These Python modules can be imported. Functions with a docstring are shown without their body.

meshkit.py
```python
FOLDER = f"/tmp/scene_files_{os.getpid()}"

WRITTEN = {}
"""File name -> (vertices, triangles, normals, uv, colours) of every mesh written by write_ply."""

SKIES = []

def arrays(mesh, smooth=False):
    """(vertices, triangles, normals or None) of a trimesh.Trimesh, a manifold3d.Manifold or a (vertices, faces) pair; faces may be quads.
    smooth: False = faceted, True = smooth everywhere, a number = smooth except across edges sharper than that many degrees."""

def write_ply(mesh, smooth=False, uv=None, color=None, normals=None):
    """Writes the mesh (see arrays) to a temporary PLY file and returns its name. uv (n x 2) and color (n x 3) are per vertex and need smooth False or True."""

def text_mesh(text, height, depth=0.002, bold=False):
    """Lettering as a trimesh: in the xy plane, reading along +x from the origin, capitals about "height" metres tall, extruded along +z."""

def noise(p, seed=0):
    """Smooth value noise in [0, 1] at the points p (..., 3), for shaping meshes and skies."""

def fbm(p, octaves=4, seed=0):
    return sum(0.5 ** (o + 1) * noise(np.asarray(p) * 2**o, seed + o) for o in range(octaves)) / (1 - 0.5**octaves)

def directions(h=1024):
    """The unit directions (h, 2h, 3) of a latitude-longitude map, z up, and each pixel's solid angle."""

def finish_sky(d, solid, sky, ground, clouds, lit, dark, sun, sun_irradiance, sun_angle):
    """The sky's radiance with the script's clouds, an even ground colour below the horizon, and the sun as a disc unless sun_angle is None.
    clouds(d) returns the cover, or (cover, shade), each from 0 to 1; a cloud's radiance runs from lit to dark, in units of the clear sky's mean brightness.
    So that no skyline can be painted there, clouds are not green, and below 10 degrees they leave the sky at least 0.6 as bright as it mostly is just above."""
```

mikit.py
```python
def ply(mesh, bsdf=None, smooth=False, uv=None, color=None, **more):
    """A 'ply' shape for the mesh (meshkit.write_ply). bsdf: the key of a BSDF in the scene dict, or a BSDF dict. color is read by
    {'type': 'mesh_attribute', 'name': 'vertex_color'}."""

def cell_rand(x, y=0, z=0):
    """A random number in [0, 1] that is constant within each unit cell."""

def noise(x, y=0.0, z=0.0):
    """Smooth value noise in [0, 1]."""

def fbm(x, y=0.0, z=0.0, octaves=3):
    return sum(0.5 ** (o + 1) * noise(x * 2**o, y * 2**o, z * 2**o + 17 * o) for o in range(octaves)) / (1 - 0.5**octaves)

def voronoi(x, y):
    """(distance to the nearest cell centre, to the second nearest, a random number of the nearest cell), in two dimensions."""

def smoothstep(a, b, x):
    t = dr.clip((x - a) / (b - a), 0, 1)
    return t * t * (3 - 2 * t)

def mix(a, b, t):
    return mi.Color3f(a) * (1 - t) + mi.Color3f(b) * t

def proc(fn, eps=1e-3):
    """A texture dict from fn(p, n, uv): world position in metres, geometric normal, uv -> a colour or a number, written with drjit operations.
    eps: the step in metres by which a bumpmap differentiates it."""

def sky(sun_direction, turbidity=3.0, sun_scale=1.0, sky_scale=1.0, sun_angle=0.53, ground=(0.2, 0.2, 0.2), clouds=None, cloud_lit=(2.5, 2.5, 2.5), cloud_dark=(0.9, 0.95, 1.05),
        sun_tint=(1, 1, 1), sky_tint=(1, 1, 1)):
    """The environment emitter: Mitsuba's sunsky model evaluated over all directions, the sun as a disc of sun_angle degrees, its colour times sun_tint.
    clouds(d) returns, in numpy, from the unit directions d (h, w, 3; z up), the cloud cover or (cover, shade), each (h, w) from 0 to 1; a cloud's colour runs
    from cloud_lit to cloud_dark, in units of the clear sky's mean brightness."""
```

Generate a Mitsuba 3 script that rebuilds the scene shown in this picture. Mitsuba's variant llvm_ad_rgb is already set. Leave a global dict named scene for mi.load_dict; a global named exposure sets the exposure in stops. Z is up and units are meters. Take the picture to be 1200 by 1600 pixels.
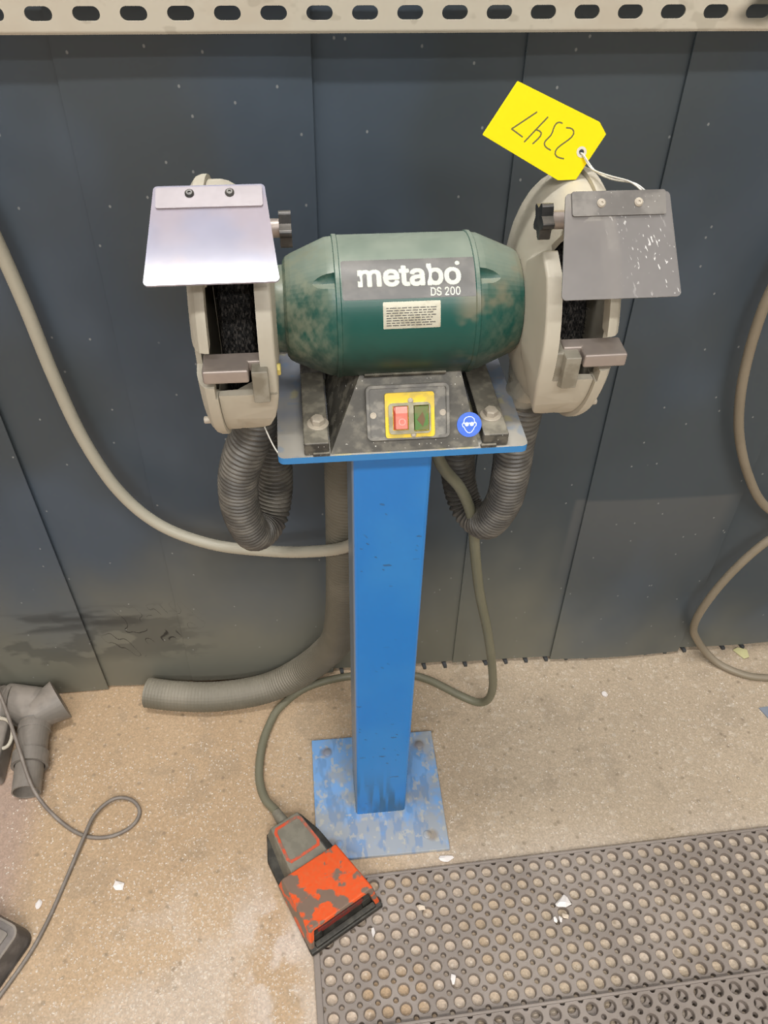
import math
import numpy as np, trimesh, manifold3d as m3, drjit as dr, mitsuba as mi
import shapely
from shapely.geometry import Polygon, Point
import mikit, meshkit
from mikit import proc, noise, fbm, voronoi, cell_rand, smoothstep, mix

T = mi.ScalarTransform4f
scene, labels = {}, {}
rng = np.random.default_rng(7)
V = lambda *a: np.array(a, float)

# ------------------------------------------------------------------ camera, lamps, exposure
# metres; x to the right along the wall, y towards the wall, z up; the column's front face stands at y = 0
exposure = 2.5
CAM, YAW, PITCH, ROLL, FPX = V(-0.099, -0.7503, 1.6122), 0.1201, 0.7777, -0.025, 1277.96
fwd = V(math.sin(YAW) * math.cos(PITCH), math.cos(YAW) * math.cos(PITCH), -math.sin(PITCH))
right = V(math.cos(YAW), -math.sin(YAW), 0)
down = np.cross(fwd, right)
up_vec = -(-math.sin(ROLL) * right + math.cos(ROLL) * down)
scene["camera"] = {
    "type": "perspective", "fov": 2 * math.degrees(math.atan(600 / FPX)), "fov_axis": "x", "near_clip": 0.02, "far_clip": 50.0,
    "to_world": T().look_at(origin=CAM.tolist(), target=(CAM + fwd).tolist(), up=up_vec.tolist()),
}
ROOM = (-3.8, 3.8, -6.2, 0.62, 4.4)
LAMP_RADIANCE = (11.2, 11.0, 10.8)
# centre x, centre y, length along x
LAMP_SPOTS = [(-0.45, -0.170, 1.5, 0.28), (-1.2, -2.9, 1.6, 0.26), (0.9, -2.9, 1.6, 0.26), (-1.2, -4.7, 1.6, 0.26), (0.9, -4.7, 1.6, 0.26)]


# ------------------------------------------------------------------ helpers
def lin(r, g, b):
    c = np.array([r, g, b]) / 255.0
    return tuple(float(x) for x in np.where(c <= 0.04045, c / 12.92, ((c + 0.055) / 1.055) ** 2.4))


def mat(name, color, rough=0.5, metallic=0.0, spec=0.5, bump=None, **more):
    col = proc(color) if callable(color) else {"type": "rgb", "value": list(color)}
    b = {"type": "principled", "base_color": col, "roughness": proc(rough) if callable(rough) else rough, "metallic": metallic, "specular": spec, **more}
    if bump:
        b = {"type": "bumpmap", "arbitrary": proc(bump[0], eps=bump[2] if len(bump) > 2 else 1e-3), "scale": bump[1], "bsdf": b}
    scene[name] = {"type": "twosided", "bsdf": b}
    return name


def obj(key, mesh, m, smooth=30, label=None, cat=None, group=None, kind=None, **more):
    base, i = key, 0
    while key in scene:
        i += 1
        key = f"{base}_{i:03d}"
    scene[key] = mikit.ply(mesh, m, smooth=smooth, **more)
    tag(key, label, cat, group, kind)
    return key


def tag(key, label=None, cat=None, group=None, kind=None):
    d = {k: v for k, v in (("label", label), ("category", cat), ("group", group), ("kind", kind)) if v}
    if d:
        labels[key] = {**labels.get(key, {}), **d}
    return key


def cat_(*meshes):
    return trimesh.util.concatenate([m for m in meshes])


_ball = trimesh.creation.icosphere(subdivisions=1)


def rbox(x0, x1, y0, y1, z0, z1, r=0.0015):
    r = min(r, (x1 - x0) / 2.01, (y1 - y0) / 2.01, (z1 - z0) / 2.01)
    p = np.vstack([_ball.vertices * r + V(x, y, z) for x in (x0 + r, x1 - r) for y in (y0 + r, y1 - r) for z in (z0 + r, z1 - r)])
    return trimesh.convex.convex_hull(p)


def hull(pts, r=0.0):
    pts = np.asarray(pts, float)
    if r:
        pts = (pts[:, None] + _ball.vertices[None] * r).reshape(-1, 3)
    return trimesh.convex.convex_hull(pts)


def box(x0, x1, y0, y1, z0, z1):
    m = trimesh.creation.box(extents=(x1 - x0, y1 - y0, z1 - z0))
    m.apply_translation(((x0 + x1) / 2, (y0 + y1) / 2, (z0 + z1) / 2))
    return m


def to_m(mesh):
    mesh = mesh.copy()
    mesh.merge_vertices()
    mesh.fix_normals()
    return m3.Manifold(m3.Mesh(np.asarray(mesh.vertices, np.float32), np.asarray(mesh.faces, np.uint32)))


def from_m(m):
    k = m.to_mesh()
    return trimesh.Trimesh(np.array(k.vert_properties[:, :3], float), np.array(k.tri_verts, int), process=False)


def frame(X, Y, Z, O=(0, 0, 0)):
    M = np.eye(4)
    M[:3, 0], M[:3, 1], M[:3, 2], M[:3, 3] = X, Y, Z, O
    return M


def moved(mesh, M):
    mesh = mesh.copy()
    mesh.apply_transform(M)
    return mesh


def lathe(profile, sides=48, M=None):
    """Closed profile [(axial, radius)] turned about the z axis; ends on the axis if radius is 0."""
    p = np.asarray(profile, float)
    a = np.arange(sides) * 2 * np.pi / sides
    v = np.stack([p[:, None, 1] * np.cos(a), p[:, None, 1] * np.sin(a), np.broadcast_to(p[:, None, 0], (len(p), sides))], -1).reshape(-1, 3)
    i, j = np.meshgrid(np.arange(len(p)), np.arange(sides), indexing="ij")
    i2 = (i + 1) % len(p)
    q = np.stack([i * sides + j, i2 * sides + j, i2 * sides + (j + 1) % sides, i * sides + (j + 1) % sides], -1).reshape(-1, 4)
    m = trimesh.Trimesh(v, np.vstack([q[:, [0, 1, 2]], q[:, [0, 2, 3]]]), process=False)
    m.merge_vertices(digits_vertex=8)
    m.update_faces(m.nondegenerate_faces(height=1e-9))
    m.fix_normals()
    if m.volume < 0:
        m.invert()
    return moved(m, M) if M is not None else m


AX = lambda O: frame((0, 1, 0), (0, 0, 1), (1, 0, 0), O)  # z of the local frame runs along world x


def cyl(p0, p1, r, sides=20, r1=None, bevel=0.0):
    p0, p1 = np.asarray(p0, float), np.asarray(p1, float)
    r1 = r if r1 is None else r1
    L = np.linalg.norm(p1 - p0)
    z = (p1 - p0) / L
    x = np.cross(z, (0, 0, 1) if abs(z[2]) < 0.9 else (1, 0, 0))
    x /= np.linalg.norm(x)
    b = bevel
    prof = [(0, 0), (0, r - b), (b, r), (L - b, r1), (L, r1 - b), (L, 0)] if b else [(0, 0), (0, r), (L, r1), (L, 0)]
    return lathe(prof, sides, frame(x, np.cross(z, x), z, p0))


def spline(pts, step=0.004):
    p = np.asarray(pts, float)
    P = np.vstack([2 * p[0] - p[1], p, 2 * p[-1] - p[-2]])
    out = []
    for i in range(1, len(P) - 2):
        a, b, c, d = P[i - 1 : i + 3]
        n = max(2, int(np.linalg.norm(c - b) / 0.004))
        t = np.linspace(0, 1, n, endpoint=False)[:, None]
        out.append(0.5 * (2 * b + (c - a) * t + (2 * a - 5 * b + 4 * c - d) * t**2 + (3 * b - a - 3 * c + d) * t**3))
    q = np.vstack(out + [P[-2:-1]])
    for _ in range(3):
        q[1:-1] = (q[:-2] + 2 * q[1:-1] + q[2:]) / 4
    s = np.r_[0, np.cumsum(np.linalg.norm(np.diff(q, axis=0), axis=1))]
    t = np.linspace(0, s[-1], max(3, int(s[-1] / step)))
    return np.stack([np.interp(t, s, q[:, k]) for k in range(3)], 1)


def tube(pts, r, sides=16, step=0.004, rib=None, hollow=None, raw=False):
    """A round tube along a spline. rib = (pitch, depth) makes a corrugated hose. hollow = wall thickness leaves open ends."""
    if rib:
        step = rib[0] / 6
    p = np.asarray(pts, float) if raw else spline(pts, step)
    t = np.gradient(p, axis=0)
    t /= np.linalg.norm(t, axis=1, keepdims=True)
    n = len(p)
    u = np.zeros_like(p)
    a = np.cross(t[0], (0, 0, 1) if abs(t[0][2]) < 0.9 else (1, 0, 0))
    for k in range(n):
        a = a - t[k] * (a @ t[k])
        a /= np.linalg.norm(a)
        u[k] = a
    w = np.cross(t, u)
    R = np.full(n, float(r))
    if rib:
        R = r - rib[1] * (0.5 - 0.5 * np.cos(np.arange(n) * 2 * np.pi / 6)) ** 1.5
    ang = np.arange(sides) * 2 * np.pi / sides

    def ring(R):
        return (p[:, None] + R[:, None, None] * (np.cos(ang)[None, :, None] * u[:, None] + np.sin(ang)[None, :, None] * w[:, None])).reshape(-1, 3)

    i, j = np.meshgrid(np.arange(n - 1), np.arange(sides), indexing="ij")
    q = np.stack([i * sides + j, i * sides + (j + 1) % sides, (i + 1) * sides + (j + 1) % sides, (i + 1) * sides + j], -1).reshape(-1, 4)
    v, f = ring(R), np.vstack([q[:, [0, 1, 2]], q[:, [0, 2, 3]]])
    jj = np.arange(sides)
    if hollow:
        N = len(v)
        v = np.vstack([v, ring(np.full(n, r - hollow))])
        f = [f, f[:, ::-1] + N]
        for k, flip in ((0, 1), ((n - 1) * sides, 0)):
            e = np.stack([k + jj, k + (jj + 1) % sides, N + k + (jj + 1) % sides, N + k + jj], 1)
            e = e[:, ::-1] if flip else e
            f.append(np.vstack([e[:, [0, 1, 2]], e[:, [0, 2, 3]]]))
        f = np.vstack(f)
    else:
        c0, c1 = len(v), len(v) + 1
        v = np.vstack([v, p[:1], p[-1:]])
        f = np.vstack([f, np.stack([np.full(sides, c0), (jj + 1) % sides, jj], 1), np.stack([np.full(sides, c1), (n - 1) * sides + jj, (n - 1) * sides + (jj + 1) % sides], 1)])
    return trimesh.Trimesh(v, f, process=False)


def hexbolt(p, axis, af=0.013, h=0.006, washer=None):
    """A hexagon head with its washer, seated at p along axis."""
    axis = np.asarray(axis, float) / np.linalg.norm(axis)
    x = np.cross(axis, (0.3, 1, 0.1))
    x /= np.linalg.norm(x)
    M = frame(x, np.cross(axis, x), axis, p)
    r = af / math.sqrt(3)
    w0 = 0.0
    parts = []
    if washer:
        parts.append(lathe([(0, 0), (0, washer), (0.0012, washer), (0.0016, washer - 0.0006), (0.0016, 0)], 24, M))
        w0 = 0.0016
    parts.append(lathe([(w0, 0), (w0, r), (w0 + h * 0.8, r), (w0 + h, r * 0.86), (w0 + h, 0)], 6, M))
    return cat_(*parts)


def plate(poly, depth, M):
    """Shapely polygon extruded by depth along the local z of M."""
    gs = getattr(poly, "geoms", [poly])
    return moved(cat_(*[trimesh.creation.extrude_polygon(g, depth, engine="earcut") for g in gs]), M)


def rrect(x0, x1, y0, y1, r=0.004, n=6):
    return shapely.box(x0 + r, y0 + r, x1 - r, y1 - r).buffer(r, quad_segs=n)


def wall_y(x):
    return 0.347 - 0.0134 * np.asarray(x, float)


# ------------------------------------------------------------------ materials
def dusty(base, dust=(0.36, 0.33, 0.25), top=0.8, side=0.25, scale=40.0, chips=0.0):
    """Paint of one colour with dust lying on upward faces, patchy on the others; chips adds specks of pale grit."""

    def fn(p, n, uv):
        a = fbm(p.x * scale, p.y * scale, p.z * scale, 4)
        b = noise(p.x * scale * 5, p.y * scale * 5, p.z * scale * 5)
        d = top * smoothstep(0.25, 0.95, n.z) * (0.55 + 0.6 * a) + side * smoothstep(0.42, 0.68, a) + 0.12 * side * b
        c = mix(base, dust, dr.clip(d, 0, 0.95))
        if chips:
            c = mix(c, (0.75, 0.73, 0.68), chips * smoothstep(0.9, 0.96, noise(p.x * 480, p.y * 480, p.z * 300)))
        return c

    return fn


def floor_fn(p, n, uv):
    big = fbm(p.x * 3.1, p.y * 3.1, 0.0, 4)
    mid = fbm(p.x * 22 + 7, p.y * 22, 3.0, 4)
    fine = noise(p.x * 420, p.y * 420, 1.0)
    c = mix((0.44, 0.31, 0.19), (0.54, 0.40, 0.26), smoothstep(0.25, 0.75, big))
    c = mix(c, (0.45, 0.375, 0.28), 0.75 * smoothstep(-0.1, 0.55, p.x + 0.3 * big))
    c = mix(c, (0.26, 0.21, 0.155), 0.25 * smoothstep(0.55, 0.78, mid))
    dust = smoothstep(0.0, -0.2, p.y) * smoothstep(0.35, 0.65, fbm(p.x * 9, p.y * 9, 9.0, 3)) * smoothstep(-0.75, -0.35, p.x)
    c = mix(c, (0.56, 0.48, 0.40), 0.6 * dust)
    edge = smoothstep(0.10, 0.0, dr.abs(p.x + 0.22)) * smoothstep(-0.1, -0.2, p.y) * smoothstep(0.35, 0.55, fbm(p.x * 25, p.y * 25, 4.0, 4))
    c = mix(c, (0.62, 0.54, 0.47), 0.65 * edge)
    f1, f2, r = voronoi(p.x * 95, p.y * 95)
    spk = smoothstep(0.30, 0.12, f1) * smoothstep(0.62, 0.7, r)
    c = mix(c, (0.66, 0.58, 0.48), 0.75 * spk * (0.45 + 0.55 * dust))
    f1, f2, r = voronoi(p.x * 48 + 0.8 * fine, p.y * 40)
    c = mix(c, (0.60, 0.53, 0.43), 0.55 * smoothstep(0.30, 0.08, f1) * smoothstep(0.66, 0.72, r) * smoothstep(-0.25, 0.15, p.x))
    f1, f2, r = voronoi(p.x * 31, p.y * 31)
    c = mix(c, (0.20, 0.15, 0.10), 0.5 * smoothstep(0.18, 0.05, f1) * smoothstep(0.75, 0.8, r))
    pink = smoothstep(-0.66, -0.74, p.x) * smoothstep(0.25, 0.12, p.y)
    c = mix(c, (0.36, 0.26, 0.23), 0.6 * pink)
    return c * (0.86 + 0.28 * fine)


def strip_fn(p, n, uv):
    a = fbm(p.x * 6, p.z * 4, 2.0, 4)
    c = mix(mix((0.046, 0.064, 0.084), (0.062, 0.083, 0.108), smoothstep(0.3, 0.7, a)), (0.050, 0.060, 0.062), 0.7 * smoothstep(0.42, 0.62, fbm(p.x * 3.5 + 4, p.z * 2.5, 6.0, 3)))
    low = smoothstep(0.55, 0.05, p.z + 0.35 * (a - 0.5) + 0.25 * smoothstep(0.1, 0.9, p.x))
    c = mix(c, (0.20, 0.192, 0.145), 0.75 * low)
    m = fbm(p.x * 15, p.z * 22, 8.0, 4)
    smear = smoothstep(0.5, 0.62, m) * smoothstep(0.32, 0.22, p.z) * smoothstep(0.08, 0.14, p.z) * smoothstep(-0.3, -0.42, p.x)
    c = mix(c, (0.030, 0.033, 0.034), 0.4 * smear)
    h = smoothstep(0.30, 0.27, p.z) * smoothstep(0.215, 0.235, p.z) * smoothstep(-0.42, -0.5, p.x) * smoothstep(0.35, 0.6, fbm(p.x * 9, p.z * 40, 1.0, 3))
    c = mix(c, (0.024, 0.026, 0.027), 0.55 * h)
    s = noise(p.x * 60 + p.z * 25, p.z * 26 - p.x * 15, 5.0)
    area = smoothstep(-0.58, -0.52, p.x) * smoothstep(-0.33, -0.42, p.x) * smoothstep(0.30, 0.24, p.z) * smoothstep(0.09, 0.14, p.z)
    c = mix(c, (0.014, 0.014, 0.014), 0.85 * area * smoothstep(0.035, 0.01, dr.abs(s - 0.42)) * smoothstep(0.45, 0.6, noise(p.x * 22, p.z * 22, 4.0)))
    pale_patch = smoothstep(0.400, 0.41, p.x) * smoothstep(0.745, 0.70, p.x) * smoothstep(0.535, 0.525, p.z) * smoothstep(0.2, 0.52, p.z)  # paler patch on one strip, sharp along its top edge
    c = mix(c, (0.12, 0.12, 0.115), 0.45 * pale_patch)
    f1, f2, r = voronoi(p.x * 26, p.z * 20)
    c = mix(c, (0.30, 0.31, 0.30), 0.6 * smoothstep(0.055, 0.025, f1) * smoothstep(0.80, 0.82, r))
    return c


FLOOR = mat("concrete", floor_fn, 0.72, spec=0.35, bump=(lambda p, n, uv: fbm(p.x * 160, p.y * 160, 0.0, 3), 0.0016, 5e-4))
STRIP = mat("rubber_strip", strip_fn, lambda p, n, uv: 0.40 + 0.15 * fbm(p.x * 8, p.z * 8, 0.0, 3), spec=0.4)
DARKWALL = mat("dark_wall", (0.055, 0.058, 0.06), 0.7)
PALEWALL = mat("pale_wall", (0.38, 0.38, 0.37), 0.8)


def beam_fn(p, n, uv):
    a = fbm(p.x * 18, p.z * 30, p.y * 30, 4)
    c = mix((0.50, 0.46, 0.37), (0.46, 0.40, 0.31), smoothstep(0.45, 0.7, a) * 0.5)
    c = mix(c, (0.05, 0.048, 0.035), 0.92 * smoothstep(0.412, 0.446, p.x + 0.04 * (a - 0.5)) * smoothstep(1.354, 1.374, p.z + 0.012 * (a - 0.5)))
    return mix(c, (0.22, 0.19, 0.13), 0.25 * smoothstep(0.66, 0.78, fbm(p.x * 45, p.z * 60, 1.0, 3)))


BEAM = mat("cream_steel", beam_fn, 0.45, spec=0.4)
BLUE_C = (0.016, 0.19, 0.56)


def column_fn(p, n, uv):
    a = fbm(p.x * 30, p.y * 30, p.z * 8, 4)
    c = mix(BLUE_C, (0.026, 0.215, 0.57), smoothstep(0.35, 0.65, fbm(p.x * 9, p.y * 9, p.z * 5, 3)))
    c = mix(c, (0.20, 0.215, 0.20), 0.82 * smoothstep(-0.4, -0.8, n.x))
    k = noise(p.x * 160, p.y * 160, p.z * 5)
    st = smoothstep(0.20, 0.03, p.z) * smoothstep(0.5, 0.7, k) + smoothstep(0.07, 0.0, p.z - 0.015) * smoothstep(0.3, 0.6, a)
    c = mix(c, (0.03, 0.075, 0.10), 0.7 * dr.clip(st, 0, 1))
    chip = smoothstep(0.90, 0.93, noise(p.x * 130 + p.z * 90, p.y * 95, p.z * 110)) * smoothstep(0.5, 0.62, fbm(p.x * 14, 2.0, p.z * 9, 2))
    return mix(c, (0.03, 0.07, 0.12), 0.6 * chip)


def foot_fn(p, n, uv):
    a = fbm(p.x * 34, p.y * 34, 3.0, 5)
    wear = smoothstep(0.28, 0.72, a + 0.35 * smoothstep(0.06, -0.07, p.y) + 0.1 * smoothstep(0.02, 0.12, p.x) - 0.12)
    c = mix((0.19, 0.39, 0.72), (0.37, 0.375, 0.36), 0.85 * wear)
    c = mix(c, (0.12, 0.24, 0.46), 0.5 * smoothstep(0.55, 0.7, fbm(p.x * 70, p.y * 30, 6.0, 3)))
    c = mix(c, (0.55, 0.51, 0.40), 0.5 * smoothstep(0.62, 0.72, fbm(p.x * 120, p.y * 90, 1.0, 3)))
    rim = smoothstep(0.016, 0.006, dr.sqrt(dr.square(dr.abs(p.x + 0.002) - 0.1) + dr.square(dr.abs(p.y - 0.044) - 0.1)))
    return mix(c, (0.27, 0.21, 0.15), 0.7 * rim)


def top_fn(p, n, uv):
    up = smoothstep(0.4, 0.9, n.z)
    a = fbm(p.x * 35, p.y * 35, 7.0, 4)
    c = mix((0.27, 0.29, 0.33), (0.40, 0.38, 0.33), smoothstep(0.25, 0.75, 0.5 * a + 0.5 * smoothstep(0.1, -0.04, p.y)))
    c = mix(c, (0.50, 0.45, 0.22), 0.6 * smoothstep(0.64, 0.72, fbm(p.x * 44, p.y * 44, 2.0, 3)))
    c = mix(c, (0.16, 0.27, 0.42), 0.4 * smoothstep(0.62, 0.74, fbm(p.x * 60, p.y * 60, 12.0, 3)))
    return mix((0.035, 0.21, 0.50), c, up)


COLUMN = mat("blue_paint", column_fn, 0.33, spec=0.5)
FOOT = mat("worn_blue_foot", foot_fn, 0.55)
TOPP = mat("worn_blue_top", top_fn, 0.5)


def motor_fn(p, n, uv):
    a = fbm(p.x * 28, p.y * 28, p.z * 28, 4)
    b = fbm(p.x * 70 + 9, p.y * 70, p.z * 40, 4)
    c = mix((0.004, 0.058, 0.045), (0.007, 0.074, 0.058), a)
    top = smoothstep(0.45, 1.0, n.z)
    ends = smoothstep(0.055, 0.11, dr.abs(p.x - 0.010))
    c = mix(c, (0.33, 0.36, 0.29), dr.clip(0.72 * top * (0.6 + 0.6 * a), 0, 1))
    fine = fbm(p.x * 160, p.y * 160, p.z * 90, 3)
    c = mix(c, (0.22, 0.235, 0.165), (0.30 + 0.45 * smoothstep(-0.02, -0.08, p.x)) * ends * smoothstep(0.30, 0.70, 0.5 * b + 0.5 * fine))
    c = mix(c, (0.24, 0.19, 0.12), 0.5 * smoothstep(0.50, 0.66, a) * smoothstep(0.05, 0.075, p.x) * smoothstep(1.215, 1.195, p.z))
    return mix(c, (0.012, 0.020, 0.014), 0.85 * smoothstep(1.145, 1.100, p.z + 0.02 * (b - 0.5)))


MOTOR = mat("green_housing", motor_fn, 0.36, spec=0.4)
STICKER = mat("dark_sticker", dusty((0.070, 0.072, 0.070), (0.26, 0.245, 0.22), 0.45, 0.15, 60), 0.42)
WHITE = mat("white_print", dusty((0.62, 0.65, 0.55), (0.5, 0.5, 0.42), 0.3, 0.15, 80), 0.5)
LABEL = mat("silver_label", dusty((0.50, 0.48, 0.38), (0.30, 0.27, 0.18), 0.1, 0.5, 120), 0.4, 0.15)
INK = mat("dark_print", (0.10, 0.095, 0.08), 0.6)
CAST = mat("grey_casting", dusty((0.42, 0.385, 0.305), (0.52, 0.48, 0.39), 0.6, 0.2, 14), 0.5)
CASTD = mat("greasy_casting", dusty((0.27, 0.25, 0.20), (0.16, 0.14, 0.10), 0.1, 0.75, 55), 0.45)
STEEL = mat("dull_steel", dusty((0.34, 0.29, 0.26), (0.42, 0.36, 0.31), 0.5, 0.3, 90), 0.42, 0.45)
BLACKB = mat("black_base", dusty((0.030, 0.029, 0.026), (0.32, 0.295, 0.23), 0.62, 0.26, 90, 0.8), 0.5)
KNOBM = mat("black_plastic", dusty((0.018, 0.018, 0.018), (0.2, 0.18, 0.15), 0.5, 0.1, 90), 0.3)
BRISTLE = mat("black_bristle", lambda p, n, uv: mix((0.006, 0.006, 0.006), (0.055, 0.050, 0.045), smoothstep(0.35, 0.95, noise(p.x * 900, p.y * 300, p.z * 300))), 0.75, spec=0.15)
BOLTM = mat("dusty_bolt", dusty((0.36, 0.32, 0.26), (0.52, 0.46, 0.36), 0.6, 0.3, 120), 0.5)
ZINC = mat("yellow_zinc", (0.62, 0.52, 0.16), 0.35, 0.5)
SWF = mat("switch_frame", dusty((0.09, 0.088, 0.082), (0.34, 0.32, 0.27), 0.55, 0.4, 100), 0.45)
YEL = mat("switch_yellow", dusty((0.80, 0.56, 0.02), (0.40, 0.33, 0.10), 0.2, 0.45, 110), 0.45)
CLEARB = mat("cloudy_boot", dusty((0.22, 0.20, 0.12), (0.42, 0.40, 0.30), 0.6, 0.4, 120), 0.3)
RED = mat("red_button", dusty((0.62, 0.10, 0.06), (0.70, 0.42, 0.36), 0.65, 0.1, 150), 0.35)
GREEN = mat("green_button", dusty((0.06, 0.17, 0.03), (0.16, 0.14, 0.05), 0.1, 0.7, 120), 0.35)
BROWN = mat("brown_grime", (0.14, 0.085, 0.035), 0.6)
SIGNB = mat("sign_blue", dusty((0.035, 0.13, 0.62), (0.2, 0.3, 0.6), 0.2, 0.1, 150), 0.4)
SIGNW = mat("sign_white", (0.62, 0.70, 0.86), 0.4)
TAGY = mat("yellow_card", (0.80, 0.60, 0.002), 0.7, spec=0.2)
PENCIL = mat("pen_ink", (0.10, 0.09, 0.02), 0.5)
STRING = mat("white_string", (0.68, 0.66, 0.60), 0.8)
HOSEB = mat("black_hose", dusty((0.052, 0.048, 0.042), (0.20, 0.18, 0.145), 0.35, 0.35, 40), 0.42)
HOSEG = mat("grey_hose", dusty((0.13, 0.12, 0.09), (0.25, 0.225, 0.175), 0.85, 0.2, 14), 0.6)
CONDUIT = mat("cream_conduit", dusty((0.37, 0.345, 0.27), (0.28, 0.26, 0.20), 0.1, 0.3, 10), 0.45)
OLIVE = mat("olive_cable", dusty((0.15, 0.145, 0.095), (0.25, 0.235, 0.17), 0.5, 0.12, 12), 0.45)
TANC = mat("tan_cable", dusty((0.20, 0.165, 0.115), (0.32, 0.27, 0.20), 0.5, 0.15, 12), 0.5)
GREYC = mat("thin_grey_cable", dusty((0.15, 0.125, 0.105), (0.27, 0.235, 0.2), 0.5, 0.3, 60), 0.5)


def hood_fn(p, n, uv):
    a = fbm(p.x * 34 + 3, p.y * 34, p.z * 34, 4)
    b = noise(p.x * 260, p.y * 260, p.z * 260)
    c = mix((0.80, 0.092, 0.016), (0.72, 0.13, 0.04), b)
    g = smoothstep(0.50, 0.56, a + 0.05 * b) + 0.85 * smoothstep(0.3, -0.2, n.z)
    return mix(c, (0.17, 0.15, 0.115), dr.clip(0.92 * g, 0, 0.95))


HOOD = mat("scuffed_red", hood_fn, 0.55, spec=0.25)
PEDG = mat("grimy_grey", dusty((0.14, 0.13, 0.10), (0.24, 0.22, 0.17), 0.7, 0.5, 70), 0.6)
PEDK = mat("pedal_black", dusty((0.014, 0.013, 0.011), (0.09, 0.083, 0.065), 0.35, 0.3, 80), 0.5)
PEDR = mat("pedal_dark_red", dusty((0.22, 0.025, 0.018), (0.06, 0.05, 0.04), 0.2, 0.7, 90), 0.5)
RUBBER = mat("mat_rubber", dusty((0.19, 0.157, 0.133), (0.30, 0.255, 0.22), 0.6, 0.4, 12, 0.5), 0.62)
PVC = mat("grey_pvc", dusty((0.16, 0.145, 0.125), (0.27, 0.235, 0.2), 0.6, 0.5, 30), 0.5)
DARKP = mat("dark_grey_plastic", dusty((0.06, 0.054, 0.05), (0.26, 0.23, 0.21), 0.6, 0.2, 40), 0.42)
CHIPW = mat("white_chip", (0.78, 0.73, 0.69), 0.5)
CHIPB = mat("beige_chip", (0.62, 0.52, 0.40), 0.6)
GRITM = mat("grit", (0.70, 0.63, 0.54), 0.5)
LEAF = mat("pale_leaf", (0.50, 0.47, 0.24), 0.6)
BLUEG = mat("blue_grey_sheet", (0.24, 0.27, 0.32), 0.45)


def scratch(dens):
    def fn(p, n, uv):
        a = fbm(p.x * 45, p.z * 45, p.y * 45, 3)
        return dr.clip(dens + 0.14 * (a - 0.5), 0, 1)

    return fn


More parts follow.
